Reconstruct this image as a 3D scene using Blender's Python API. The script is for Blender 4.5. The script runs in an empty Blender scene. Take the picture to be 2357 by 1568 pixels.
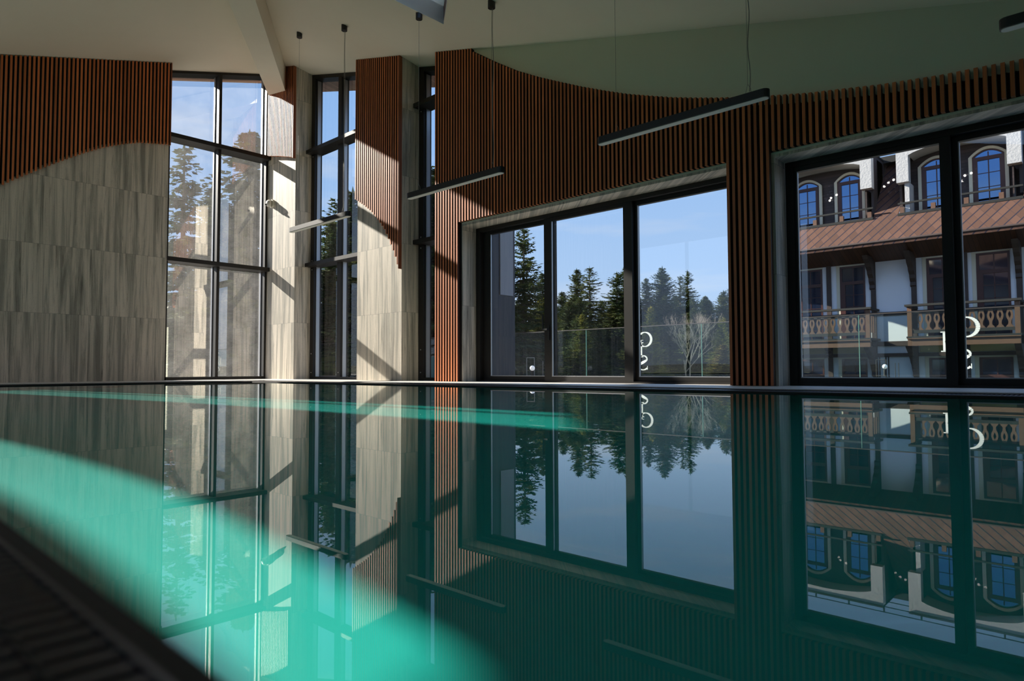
import bpy, bmesh, math, random
from mathutils import Vector, Matrix
C = bpy.context.scene.collection
S = bpy.context.scene
R = math.radians
ZC = 0.24            # eye height above the water; levels below are written from the eye and lifted by ZC

# ---------------------------------------------------------------- camera
cam_d = bpy.data.cameras.new('camera'); cam = bpy.data.objects.new('camera', cam_d); C.objects.link(cam)
cam_d.sensor_width = 36.0; cam_d.lens = 1523.9/2357*36.0
cam_d.clip_start = 0.02; cam_d.clip_end = 600
PITCH, ROLL, YAW = .043812, -.003967, .748448
f_ = Vector((0, math.cos(PITCH), math.sin(PITCH))); u_ = Vector((0, -math.sin(PITCH), math.cos(PITCH))); x_ = Vector((1, 0, 0))
cr, sr = math.cos(ROLL), math.sin(ROLL)
rx = x_*cr + u_*sr; ru = u_*cr - x_*sr
rot = Matrix((rx, ru, -f_)).transposed()
rot = Matrix.Rotation(YAW, 3, 'Z') @ rot
cam.matrix_world = Matrix.Translation((0, 0, ZC)) @ rot.to_4x4()
cam_d.dof.use_dof = True; cam_d.dof.focus_distance = 11.0; cam_d.dof.aperture_fstop = 2.0
S.camera = cam

# ---------------------------------------------------------------- world, sun, exposure
S.view_settings.view_transform = 'Standard'; S.view_settings.look = 'None'
S.view_settings.gamma = 1.0; S.view_settings.use_curve_mapping = False
S.view_settings.exposure = 0.0
W = bpy.data.worlds.new('sky'); S.world = W; W.use_nodes = True
nt = W.node_tree; nt.nodes.clear()
def N(nt, t, **k):
    n = nt.nodes.new(t)
    for a, v in k.items():
        if a in n.inputs: n.inputs[a].default_value = v
        else: setattr(n, a, v)
    return n
L = lambda nt, a, b: nt.links.new(a, b)
tc = N(nt, 'ShaderNodeTexCoord'); sep = N(nt, 'ShaderNodeSeparateXYZ'); L(nt, tc.outputs['Generated'], sep.inputs[0])
rp = N(nt, 'ShaderNodeValToRGB'); e = rp.color_ramp.elements
e[0].position = 0.0; e[0].color = (.50, .60, .74, 1)
e[1].position = 0.12; e[1].color = (.42, .60, .88, 1)
x = e.new(0.35); x.color = (.29, .50, .88, 1)
x = e.new(1.0); x.color = (.10, .24, .62, 1)
L(nt, sep.outputs[2], rp.inputs[0])
mp = N(nt, 'ShaderNodeMapping'); mp.inputs['Scale'].default_value = (1.2, 1.2, 9); mp.inputs['Rotation'].default_value = (0, R(6), 0)
L(nt, tc.outputs['Generated'], mp.inputs[0])
ns = N(nt, 'ShaderNodeTexNoise', Scale=2.2, Detail=5.0, Roughness=.55); L(nt, mp.outputs[0], ns.inputs['Vector'])
cr2 = N(nt, 'ShaderNodeValToRGB'); cr2.color_ramp.elements[0].position = .5; cr2.color_ramp.elements[1].position = .75
cr2.color_ramp.elements[1].color = (.5, .5, .5, 1); L(nt, ns.outputs[0], cr2.inputs[0])
mx = N(nt, 'ShaderNodeMix', data_type='RGBA'); L(nt, cr2.outputs[0], mx.inputs[0]); L(nt, rp.outputs[0], mx.inputs[6]); mx.inputs[7].default_value = (.72, .75, .82, 1)
bg = N(nt, 'ShaderNodeBackground', Strength=1.15); L(nt, mx.outputs[2], bg.inputs[0])
wo = N(nt, 'ShaderNodeOutputWorld'); L(nt, bg.outputs[0], wo.inputs[0])

SUN_DIR = Vector((1, .196, -.50)).normalized()
sd = bpy.data.lights.new('sun', 'SUN'); sun = bpy.data.objects.new('sun', sd); C.objects.link(sun)
sd.energy = 18.5; sd.angle = R(.6); sd.color = (1.0, .93, .82)
sun.rotation_mode = 'QUATERNION'; sun.rotation_quaternion = SUN_DIR.to_track_quat('-Z', 'Y')
sun.location = (-30, 0, 30)
try: sd.cycles.is_caustics_light = True
except Exception: pass
S.cycles.use_denoising = True
S.cycles.max_bounces = 10; S.cycles.diffuse_bounces = 5; S.cycles.glossy_bounces = 5; S.cycles.transmission_bounces = 8; S.cycles.transparent_max_bounces = 16
S.cycles.sample_clamp_indirect = 6.0
S.cycles.caustics_reflective = False; S.cycles.caustics_refractive = True

# ---------------------------------------------------------------- materials
def mat(name):
    m = bpy.data.materials.new(name); m.use_nodes = True; m.node_tree.nodes.clear()
    o = N(m.node_tree, 'ShaderNodeOutputMaterial'); return m, m.node_tree, o
def simple(name, col, rough=.5, metal=0.0, spec=.5, noise=0.0, nscale=8.0, bump=0.0, bscale=60.0, emit=None):
    m, t, o = mat(name)
    b = N(t, 'ShaderNodeBsdfPrincipled'); b.inputs['Roughness'].default_value = rough
    b.inputs['Metallic'].default_value = metal; b.inputs['Specular IOR Level'].default_value = spec
    c = (*col, 1)
    tcn = N(t, 'ShaderNodeTexCoord')
    n = N(t, 'ShaderNodeTexNoise', Scale=nscale, Detail=4.0); L(t, tcn.outputs['Object'], n.inputs['Vector'])
    mr = N(t, 'ShaderNodeMapRange'); mr.inputs[3].default_value = 1-noise; mr.inputs[4].default_value = 1+noise
    L(t, n.outputs[0], mr.inputs[0])
    mxn = N(t, 'ShaderNodeMix', data_type='RGBA', blend_type='MULTIPLY'); mxn.inputs[0].default_value = 1.0
    mxn.inputs[6].default_value = c; L(t, mr.outputs[0], mxn.inputs[7]); L(t, mxn.outputs[2], b.inputs['Base Color'])
    if bump:
        n2 = N(t, 'ShaderNodeTexNoise', Scale=bscale, Detail=3.0); L(t, tcn.outputs['Object'], n2.inputs['Vector'])
        bp = N(t, 'ShaderNodeBump', Strength=bump, Distance=.02); L(t, n2.outputs[0], bp.inputs['Height']); L(t, bp.outputs[0], b.inputs['Normal'])
    if emit:
        b.inputs['Emission Color'].default_value = (*emit[0], 1); b.inputs['Emission Strength'].default_value = emit[1]
    L(t, b.outputs[0], o.inputs[0]); return m
def math_(t, op, a, b=None, clamp=False):
    n = N(t, 'ShaderNodeMath', operation=op); n.use_clamp = clamp
    for i, v in enumerate((a, b)):
        if v is None: continue
        if isinstance(v, (int, float)): n.inputs[i].default_value = v
        else: L(t, v, n.inputs[i])
    return n.outputs[0]
def travertine():
    m, t, o = mat('travertine'); b = N(t, 'ShaderNodeBsdfPrincipled')
    g = N(t, 'ShaderNodeTexCoord'); s = N(t, 'ShaderNodeSeparateXYZ'); L(t, g.outputs['Object'], s.inputs[0])
    u = math_(t, 'ADD', s.outputs[0], s.outputs[1]); z = math_(t, 'SUBTRACT', s.outputs[2], .024)
    row = math_(t, 'FLOOR', math_(t, 'DIVIDE', z, 1.354)); colm = math_(t, 'FLOOR', math_(t, 'DIVIDE', u, .677))
    cb = N(t, 'ShaderNodeCombineXYZ'); L(t, row, cb.inputs[0]); L(t, colm, cb.inputs[1])
    wn = N(t, 'ShaderNodeTexWhiteNoise', noise_dimensions='2D'); L(t, cb.outputs[0], wn.inputs['Vector'])
    u2 = math_(t, 'ADD', u, math_(t, 'MULTIPLY', wn.outputs[0], 37.0))
    def layer(su, sz, det, dist=0.0, rough=.6):
        v = N(t, 'ShaderNodeCombineXYZ'); L(t, math_(t, 'MULTIPLY', u2, su), v.inputs[0]); L(t, math_(t, 'MULTIPLY', z, sz), v.inputs[1]); 
        n = N(t, 'ShaderNodeTexNoise', Scale=1.0, Detail=det, Roughness=rough, Distortion=dist); L(t, v.outputs[0], n.inputs['Vector']); return n.outputs[0]
    a = layer(7.5, .28, 9.0, .7, .66); c = layer(30.0, .8, 6.0, 1.0, .7); d = layer(95, 30, 4.0)
    r1 = N(t, 'ShaderNodeValToRGB'); el = r1.color_ramp.elements
    el[0].position = .36; el[0].color = (.27, .25, .21, 1); el[1].position = .62; el[1].color = (.72, .64, .53, 1)
    k = el.new(.47); k.color = (.46, .42, .345, 1); k = el.new(.53); k.color = (.63, .56, .46, 1)
    L(t, a, r1.inputs[0])
    r2 = N(t, 'ShaderNodeValToRGB'); el = r2.color_ramp.elements
    el[0].position = .33; el[0].color = (.50, .49, .48, 1); el[1].position = .44; el[1].color = (1, 1, 1, 1); L(t, c, r2.inputs[0])
    r3 = N(t, 'ShaderNodeValToRGB'); el = r3.color_ramp.elements
    el[0].position = .30; el[0].color = (.72, .7, .68, 1); el[1].position = .42; el[1].color = (1, 1, 1, 1); L(t, d, r3.inputs[0])
    m1 = N(t, 'ShaderNodeMix', data_type='RGBA', blend_type='MULTIPLY'); m1.inputs[0].default_value = 1; L(t, r1.outputs[0], m1.inputs[6]); L(t, r2.outputs[0], m1.inputs[7])
    m2 = N(t, 'ShaderNodeMix', data_type='RGBA', blend_type='MULTIPLY'); m2.inputs[0].default_value = 1; L(t, m1.outputs[2], m2.inputs[6]); L(t, r3.outputs[0], m2.inputs[7])
    fz = math_(t, 'FRACT', math_(t, 'DIVIDE', z, 1.354)); jz = math_(t, 'LESS_THAN', fz, .004)
    m3 = N(t, 'ShaderNodeMix', data_type='RGBA'); L(t, math_(t, 'MULTIPLY', jz, .6), m3.inputs[0]); L(t, m2.outputs[2], m3.inputs[6]); m3.inputs[7].default_value = (.12, .11, .1, 1)
    L(t, m3.outputs[2], b.inputs['Base Color']); b.inputs['Roughness'].default_value = .55; b.inputs['Specular IOR Level'].default_value = .35
    bp = N(t, 'ShaderNodeBump', Strength=.25, Distance=.004); L(t, c, bp.inputs['Height']); L(t, bp.outputs[0], b.inputs['Normal'])
    L(t, b.outputs[0], o.inputs[0]); return m
def slatwood(pitch=.0725, base=(.60, .172, .052), name='slat_wood'):
    m, t, o = mat(name); b = N(t, 'ShaderNodeBsdfPrincipled')
    g = N(t, 'ShaderNodeTexCoord'); s = N(t, 'ShaderNodeSeparateXYZ'); L(t, g.outputs['Object'], s.inputs[0])
    u = math_(t, 'ADD', s.outputs[0], s.outputs[1])
    idx = math_(t, 'FLOOR', math_(t, 'DIVIDE', u, pitch))
    wn = N(t, 'ShaderNodeTexWhiteNoise', noise_dimensions='1D'); L(t, idx, wn.inputs['W'])
    v = N(t, 'ShaderNodeCombineXYZ'); L(t, math_(t, 'MULTIPLY', u, 90), v.inputs[0]); L(t, math_(t, 'ADD', math_(t, 'MULTIPLY', s.outputs[2], 1.6), math_(t, 'MULTIPLY', wn.outputs[0], 50)), v.inputs[1])
    n = N(t, 'ShaderNodeTexNoise', Scale=1.0, Detail=5.0); L(t, v.outputs[0], n.inputs['Vector'])
    mr = N(t, 'ShaderNodeMapRange'); mr.inputs[3].default_value = .65; mr.inputs[4].default_value = 1.35; L(t, n.outputs[0], mr.inputs[0])
    mr2 = N(t, 'ShaderNodeMapRange'); mr2.inputs[3].default_value = .72; mr2.inputs[4].default_value = 1.25; L(t, wn.outputs[0], mr2.inputs[0])
    k = math_(t, 'MULTIPLY', mr.outputs[0], mr2.outputs[0])
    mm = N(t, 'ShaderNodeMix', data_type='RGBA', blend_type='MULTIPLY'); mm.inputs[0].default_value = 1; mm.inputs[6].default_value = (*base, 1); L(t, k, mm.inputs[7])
    L(t, mm.outputs[2], b.inputs['Base Color']); b.inputs['Roughness'].default_value = .5; b.inputs['Specular IOR Level'].default_value = .4; b.inputs['Sheen Weight'].default_value = .35; b.inputs['Sheen Roughness'].default_value = .35; b.inputs['Sheen Tint'].default_value = (1, .86, .74, 1)
    L(t, b.outputs[0], o.inputs[0]); return m
def glass(name, tint=(1, 1, 1), r0=.08, haze=0.0, gcol=(1, 1, 1)):
    m, t, o = mat(name)
    g = N(t, 'ShaderNodeNewGeometry'); dt = N(t, 'ShaderNodeVectorMath', operation='DOT_PRODUCT'); L(t, g.outputs['Normal'], dt.inputs[0]); L(t, g.outputs['Incoming'], dt.inputs[1])
    c = math_(t, 'ABSOLUTE', dt.outputs['Value']); p = math_(t, 'POWER', math_(t, 'SUBTRACT', 1.0, c, True), 5.0)
    fac = math_(t, 'ADD', math_(t, 'MULTIPLY', p, 1-r0), r0, True)
    tr = N(t, 'ShaderNodeBsdfTransparent'); tr.inputs[0].default_value = (*tint, 1)
    gl = N(t, 'ShaderNodeBsdfGlossy', Roughness=0.0); gl.inputs[0].default_value = (*gcol, 1)
    ms = N(t, 'ShaderNodeMixShader'); L(t, fac, ms.inputs[0]); L(t, tr.outputs[0], ms.inputs[1]); L(t, gl.outputs[0], ms.inputs[2])
    out = ms.outputs[0]
    if haze:
        tcn = N(t, 'ShaderNodeTexCoord'); n = N(t, 'ShaderNodeTexNoise', Scale=3.0, Detail=6.0, Roughness=.7); L(t, tcn.outputs['Object'], n.inputs['Vector'])
        h = math_(t, 'MULTIPLY', n.outputs[0], haze*2)
        df = N(t, 'ShaderNodeBsdfTranslucent'); df.inputs[0].default_value = (.9, .9, .9, 1)
        m2 = N(t, 'ShaderNodeMixShader'); L(t, h, m2.inputs[0]); L(t, out, m2.inputs[1]); L(t, df.outputs[0], m2.inputs[2]); out = m2.outputs[0]
    L(t, out, o.inputs[0]); return m
def water_mat():
    m, t, o = mat('water'); g = N(t, 'ShaderNodeBsdfGlass', Roughness=0.0, IOR=1.333); g.inputs[0].default_value = (.97, 1, .99, 1)
    L(t, g.outputs[0], o.inputs[0]); return m
def foliage(name, c1, c2, c3):
    m, t, o = mat(name)
    g = N(t, 'ShaderNodeTexCoord'); oi = N(t, 'ShaderNodeObjectInfo')
    n = N(t, 'ShaderNodeTexNoise', Scale=.55, Detail=6.0, Roughness=.75); va = N(t, 'ShaderNodeVectorMath', operation='ADD')
    L(t, g.outputs['Object'], va.inputs[0]); L(t, oi.outputs['Random'], va.inputs[1]); L(t, va.outputs[0], n.inputs['Vector'])
    r = N(t, 'ShaderNodeValToRGB'); el = r.color_ramp.elements; el[0].position = .38; el[0].color = (*c1, 1); el[1].position = .68; el[1].color = (*c3, 1)
    k = el.new(.52); k.color = (*c2, 1); L(t, n.outputs[0], r.inputs[0])
    d = N(t, 'ShaderNodeBsdfPrincipled', Roughness=.75); d.inputs['Specular IOR Level'].default_value = .25; L(t, r.outputs[0], d.inputs['Base Color'])
    tl = N(t, 'ShaderNodeBsdfTranslucent'); L(t, r.outputs[0], tl.inputs[0])
    ms = N(t, 'ShaderNodeMixShader'); ms.inputs[0].default_value = .22; L(t, d.outputs[0], ms.inputs[1]); L(t, tl.outputs[0], ms.inputs[2]); L(t, ms.outputs[0], o.inputs[0]); return m
def roof_mat():
    # diamond slate: lines in two diagonal families over (along, up the slope)
    m, t, o = mat('diamond_slate'); b = N(t, 'ShaderNodeBsdfPrincipled', Roughness=.85); b.inputs['Specular IOR Level'].default_value = .2
    g = N(t, 'ShaderNodeTexCoord'); s = N(t, 'ShaderNodeSeparateXYZ'); L(t, g.outputs['Object'], s.inputs[0])
    p = .317
    v = math_(t, 'MULTIPLY', s.outputs[2], .80)
    k1 = math_(t, 'DIVIDE', math_(t, 'SUBTRACT', s.outputs[0], v), p); k2 = math_(t, 'DIVIDE', math_(t, 'ADD', s.outputs[0], v), p)
    f1 = math_(t, 'FRACT', k1); f2 = math_(t, 'FRACT', k2)
    cb = N(t, 'ShaderNodeCombineXYZ'); L(t, math_(t, 'FLOOR', k1), cb.inputs[0]); L(t, math_(t, 'FLOOR', k2), cb.inputs[1])
    wn = N(t, 'ShaderNodeTexWhiteNoise', noise_dimensions='2D'); L(t, cb.outputs[0], wn.inputs['Vector'])
    mr = N(t, 'ShaderNodeMapRange'); mr.inputs[3].default_value = .82; mr.inputs[4].default_value = 1.15; L(t, wn.outputs[0], mr.inputs[0])
    mm = N(t, 'ShaderNodeMix', data_type='RGBA', blend_type='MULTIPLY'); mm.inputs[0].default_value = 1; mm.inputs[6].default_value = (.105, .054, .038, 1); L(t, mr.outputs[0], mm.inputs[7])
    l1 = math_(t, 'LESS_THAN', f1, .15); l2 = math_(t, 'MULTIPLY', math_(t, 'LESS_THAN', f2, .05), .35)
    m3 = N(t, 'ShaderNodeMix', data_type='RGBA'); L(t, math_(t, 'MAXIMUM', l1, l2), m3.inputs[0]); L(t, mm.outputs[2], m3.inputs[6]); m3.inputs[7].default_value = (.02, .018, .03, 1)
    L(t, m3.outputs[2], b.inputs['Base Color']); L(t, b.outputs[0], o.inputs[0]); return m
def plank_mat(name, c, axis, pitch):
    m, t, o = mat(name); b = N(t, 'ShaderNodeBsdfPrincipled', Roughness=.6)
    g = N(t, 'ShaderNodeTexCoord'); s = N(t, 'ShaderNodeSeparateXYZ'); L(t, g.outputs['Object'], s.inputs[0])
    d = math_(t, 'DIVIDE', s.outputs[axis], pitch); fr = math_(t, 'FRACT', d)
    wn = N(t, 'ShaderNodeTexWhiteNoise', noise_dimensions='1D'); L(t, math_(t, 'FLOOR', d), wn.inputs['W'])
    mr = N(t, 'ShaderNodeMapRange'); mr.inputs[3].default_value = .7; mr.inputs[4].default_value = 1.2; L(t, wn.outputs[0], mr.inputs[0])
    mm = N(t, 'ShaderNodeMix', data_type='RGBA', blend_type='MULTIPLY'); mm.inputs[0].default_value = 1; mm.inputs[6].default_value = (*c, 1); L(t, mr.outputs[0], mm.inputs[7])
    m3 = N(t, 'ShaderNodeMix', data_type='RGBA'); L(t, math_(t, 'LESS_THAN', fr, .08), m3.inputs[0]); L(t, mm.outputs[2], m3.inputs[6]); m3.inputs[7].default_value = (c[0]*.2, c[1]*.2, c[2]*.2, 1)
    L(t, m3.outputs[2], b.inputs['Base Color']); L(t, b.outputs[0], o.inputs[0]); return m
def pool_tile():
    m, t, o = mat('pool_tile'); b = N(t, 'ShaderNodeBsdfPrincipled', Roughness=.5)
    g = N(t, 'ShaderNodeTexCoord'); n = N(t, 'ShaderNodeTexNoise', Scale=.8, Detail=3.0); L(t, g.outputs['Object'], n.inputs['Vector'])
    r = N(t, 'ShaderNodeValToRGB'); el = r.color_ramp.elements; el[0].position = .3; el[0].color = (.0, .60, .51, 1); el[1].position = .7; el[1].color = (.0, .68, .60, 1)
    L(t, n.outputs[0], r.inputs[0]); L(t, r.outputs[0], b.inputs['Base Color']); L(t, b.outputs[0], o.inputs[0]); return m

M = dict(
    stone=travertine(), slat=slatwood(), slatside=slatwood(base=(.05, .014, .005), name='shaded_slat_side'), board=slatwood(base=(.30, .085, .028), name='edge_board_wood'), backing=simple('black_backing', (.006, .004, .003), .9),
    plaster=simple('white_plaster', (.84, .78, .64), .8, noise=.02, nscale=3),
    wallplaster=simple('grey_green_plaster', (.70, .72, .58), .8, noise=.02, nscale=3),
    dark=simple('dark_wall', (.10, .095, .085), .8),
    frame=simple('anthracite_aluminium', (.018, .016, .014), .5, .0, .3, noise=.1),
    bead=simple('bright_glazing_bead', (.45, .45, .46), .35, .6),
    panet=glass('sun_dimming_glass', (.50, .50, .50), .09), pane=glass('window_glass', (.94, .96, .96), .09), pane1=glass('dusty_window_glass', (.95, .96, .96), .28, haze=.03),
    rail=glass('green_railing_glass', (.72, .86, .83), .06, haze=.02), railedge=simple('green_glass_edge', (.16, .36, .29), .3),
    shadeslate=simple('shaded_slate_cheek', (.05, .035, .032), .8), railtop=simple('rail_cap', (.05, .045, .045), .5),
    deck=simple('pale_stone_deck', (.74, .70, .65), .45, noise=.08, nscale=6), grate=simple('dark_overflow_grate', (.03, .032, .045), .35),
    rim=simple('pool_rim_stone', (.030, .022, .017), .8, noise=.2, nscale=20),
    tile=pool_tile(), water=water_mat(),
    white=simple('white_render', (.60, .59, .57), .7, bump=.35, bscale=14), hotelwall=simple('hotel_render', (.86, .87, .90), .8, noise=.04, nscale=2),
    cream=simple('cream_trim', (.72, .66, .50), .7), ochre=simple('ochre_render', (.74, .64, .32), .8),
    timber=simple('dark_brown_timber', (.055, .035, .028), .6, noise=.3, nscale=5), btimber=simple('brown_timber', (.17, .085, .048), .55, noise=.25, nscale=5),
    gtimber=simple('grey_weathered_timber', (.025, .025, .022), .8, noise=.2), wframe=simple('mahogany_window_frame', (.07, .022, .018), .4),
    siding=plank_mat('dark_siding', (.06, .038, .034), 2, .115), soffit=plank_mat('soffit_boards', (.33, .19, .13), 0, .12),
    hsoffit=plank_mat('hotel_soffit_boards', (.10, .04, .02), 0, .14),
    roof=roof_mat(), hglass=glass('hotel_window_glass', (.12, .14, .16), .42, gcol=(.30, .55, 1.0)), curtain=simple('curtain_and_reflection', (.35, .37, .42), .9),  # hotel panes: blue sky reflection put into the gloss colour
    navy=simple('dark_navy_cladding', (.035, .038, .055), .4), bounce_plaza=simple('bounce_paving', (.72, .70, .66), .8, noise=.1, nscale=.6),
    black=simple('black_metal', (.012, .012, .013), .45), lampwhite=simple('opal_diffuser', (.75, .76, .70), .5),
    cable=simple('cable', (.25, .24, .22), .5), camwhite=simple('camera_white_plastic', (.75, .71, .62), .4), camblack=simple('camera_lens', (.005, .005, .005), .2),
    letter=simple('frosted_letter', (.72, .80, .76), .7, emit=None), terrace=simple('terrace_stone', (.45, .43, .40), .8, noise=.2, nscale=2),
    grass=simple('grass_bank', (.14, .15, .03), .9, noise=.5, nscale=1.2), forest=simple('forest_floor', (.03, .035, .02), .95, noise=.4, nscale=.5),
    bark=simple('spruce_bark', (.16, .13, .11), .9, noise=.3), pale=simple('pale_bark', (.20, .18, .155), .9, noise=.2),
    sp1=foliage('spruce_needles', (.020, .042, .016), (.065, .09, .024), (.21, .185, .035)),
    sp2=foliage('yellow_green_needles', (.06, .085, .018), (.16, .17, .03), (.34, .27, .05)),
    sp3=foliage('rusty_larch_needles', (.07, .08, .015), (.20, .15, .03), (.38, .19, .06)),
    postm=simple('pale_post', (.30, .32, .31), .4), globe=simple('white_globe', (.9, .9, .9), .3, emit=((1, 1, 1), .35)),
    blue=simple('blue_plastic', (.02, .09, .42), .5), teal=simple('teal_sheet', (.03, .14, .12), .6),
)

# ---------------------------------------------------------------- helpers
class MB:
    def __init__(s): s.v = []; s.f = []
    def q(s, *p): 
        b = len(s.v); s.v += [tuple(x) for x in p]; s.f.append(tuple(range(b, b+len(p))))
    def box(s, x0, x1, y0, y1, z0, z1):
        s.hexa([(x0, y0, z0), (x1, y0, z0), (x1, y1, z0), (x0, y1, z0)], [(x0, y0, z1), (x1, y0, z1), (x1, y1, z1), (x0, y1, z1)])
    def hexa(s, lo, hi):
        b = len(s.v); s.v += [tuple(p) for p in lo] + [tuple(p) for p in hi]; n = len(lo)
        s.f.append(tuple(b+i for i in reversed(range(n)))); s.f.append(tuple(b+n+i for i in range(n)))
        for i in range(n): j = (i+1) % n; s.f.append((b+i, b+j, b+n+j, b+n+i))
    def tube(s, p, q, r0, r1=None, n=8):
        r1 = r0 if r1 is None else r1
        p = Vector(p); q = Vector(q); d = (q-p).normalized(); a = d.orthogonal().normalized(); c = d.cross(a)
        lo = [p+(a*math.cos(k*2*math.pi/n)+c*math.sin(k*2*math.pi/n))*r0 for k in range(n)]
        hi = [q+(a*math.cos(k*2*math.pi/n)+c*math.sin(k*2*math.pi/n))*r1 for k in range(n)]
        s.hexa(lo, hi)
    def path(s, pts, r, n=6):
        for a, b in zip(pts, pts[1:]): s.tube(a, b, r, n=n)
    def sphere(s, c, r, nu=16, nv=10, sc=(1, 1, 1)):
        c = Vector(c); b = len(s.v)
        for i in range(nv+1):
            th = math.pi*i/nv
            for j in range(nu):
                ph = 2*math.pi*j/nu; s.v.append((c.x+r*sc[0]*math.sin(th)*math.cos(ph), c.y+r*sc[1]*math.sin(th)*math.sin(ph), c.z+r*sc[2]*math.cos(th)))
        for i in range(nv):
            for j in range(nu):
                k = (j+1) % nu; s.f.append((b+i*nu+j, b+(i+1)*nu+j, b+(i+1)*nu+k, b+i*nu+k))
    def prism(s, poly, d):      # poly: list of 3D points, extruded by vector d
        d = Vector(d); s.hexa([Vector(p) for p in poly], [Vector(p)+d for p in poly])
    def build(s, name, m, parent=None, smooth=False, fix=True):
        me = bpy.data.meshes.new(name); me.from_pydata(s.v, [], s.f); me.update()
        if fix:
            bm = bmesh.new(); bm.from_mesh(me); bmesh.ops.recalc_face_normals(bm, faces=bm.faces); bm.to_mesh(me); bm.free()
        if isinstance(m, str): m = M[m]
        me.materials.append(m)
        if smooth:
            for p in me.polygons: p.use_smooth = True
        o = bpy.data.objects.new(name, me); C.objects.link(o)
        if parent: o.parent = parent; o.matrix_parent_inverse = Matrix.Translation(-parent.location)
        return o
def tag(o, label=None, cat=None, group=None, kind=None):
    if label: o['label'] = label
    if cat: o['category'] = cat
    if group: o['group'] = group
    if kind: o['kind'] = kind
    return o
def thing(name, loc, label=None, cat=None, group=None, kind=None):
    o = bpy.data.objects.new(name, None); C.objects.link(o); o.location = loc; o.empty_display_size = .2
    return tag(o, label, cat, group, kind)
def one(name, mb, m, label=None, cat=None, group=None, kind=None, smooth=False):
    return tag(mb.build(name, m, smooth=smooth), label, cat, group, kind)
def copy_tree(o, parent=None):
    c = o.copy(); C.objects.link(c)
    if parent: c.parent = parent
    for ch in o.children: copy_tree(ch, c)
    return c
def bx(*a):
    m = MB(); m.box(*a); return m
def interp(pts, x):
    if x <= pts[0][0]: return pts[0][1]
    for (a, za), (b, zb) in zip(pts, pts[1:]):
        if x <= b: return za+(zb-za)*(x-a)/(b-a)
    return pts[-1][1]
P1 = lambda a, b: 5.94-.271*(a+9.3)-.16*(b-8)+ZC          # ceiling plane over the long window wall
P2 = lambda a, b: 7.62+.29*(max(b, 1.6)-8)+.053*(a+15.5)+ZC+.40*max(0, 1.6-b)          # ceiling over the short window wall; unseen rise shaped to let sun in
CZ = lambda a, b: min(P1(a, b), P2(a, b))
RB = lambda a: 8+(-5.0215-.324*a)/.45                      # ridge line
DECK = .028

# ---------------------------------------------------------------- pool, floor, water
PX0, PX1, PY0, PY1 = -13.35, 2.6, .215, 6.42
m = MB()
XL, XR, YB = -15.5, 3.0, -6.0
GW = .50
fx0, fx1, fy0, fy1 = PX0-GW, PX1, PY0-GW, PY1+.53
m.box(-16.3, -15.47, YB, 9.1, -.35, DECK); m.box(-15.47, fx0, -1.2, PY1+.01, .004, DECK); m.box(-15.47, fx0, PY1+.01, 9.1, -.35, DECK); m.box(-15.47, fx0, YB, -1.2, -.35, DECK); m.box(fx0, XR+.3, fy1, 9.1, -.35, DECK); m.box(fx0, XR+.3, YB, -1.2, -.35, DECK); m.box(fx0, XR+.3, -1.2, fy0, .004, DECK)
one('floor', m, 'deck', kind='structure')
pool = thing('swimming_pool', (PX0, PY0, 0), 'long indoor swimming pool basin with teal tiled bottom and dark overflow edge', 'swimming pool')
m = MB(); D = -1.5
PYU = -1.2; PXU = -15.45    # basin extended unseen under the near and left deck so sun reaches its floor
m.q((PXU, PYU, D), (PX1, PYU, D), (PX1, PY1, D), (PXU, PY1, D))
for a, b in (((PXU, PYU), (PX1, PYU)), ((PX1, PYU), (PX1, PY1)), ((PX1, PY1), (PXU, PY1)), ((PXU, PY1), (PXU, PYU))):
    m.q((*a, D), (*b, D), (*b, -.002), (*a, -.002))
basin = m.build('basin', 'tile', pool)
try: basin.cycles.is_caustics_receiver = True
except Exception: pass
# rim stone edge and slotted grate on the three visible sides
m = MB()
m.box(fx0, PX1, PY1, PY1+.12, -.3, .016); m.box(fx0, PX1, PY1+.44, fy1, -.3, .020)
m.box(PX0-.12, PX0, PY0, PY1, .004, .016); m.box(fx0, fx0+.08, PY0, PY1, .004, .020)
m.box(fx0, PX1, PY0-.025, PY0, .004, .016); m.box(fx0, PX1, fy0, fy0+.08, .004, .020)
m.build('rim', 'rim', pool)
bx(fx0, PX1, PY0-.031, PY0-.025, .004, .017).build('steel_lip', 'grate', pool)
bx(fx0, PX1, PY0-.088, PY0-.083, .0145, .016).build('steel_lip', 'rim', pool)
m = MB()
x = fx0+.08
while x < PX1-.02:
    m.box(x, x+.018, PY1+.12, PY1+.44, -.02, .014); m.box(x, x+.016, fy0+.08, PY0-.031, .006, .014); x += .034
y = PY0
while y < PY1: m.box(fx0+.08, PX0-.12, y, y+.018, .006, .014); y += .034
m.box(fx0, PX1, PY1+.12, PY1+.44, -.3, -.05); m.box(fx0, PX1, fy0+.08, PY0-.031, .003, .0055); m.box(fx0+.08, PX0-.12, PY0, PY1, .003, .0055)
m.build('overflow_grate', 'grate', pool)
m = MB(); m.q((PXU, PYU, 0), (PX1, PYU, 0), (PX1, PY1, 0), (PXU, PY1, 0))
water = m.build('pool_water', 'water', smooth=True, fix=False)
tag(water, 'still teal pool water mirroring the windows and slatted walls', 'water')
try: water.cycles.is_caustics_caster = True
except Exception: pass

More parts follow.
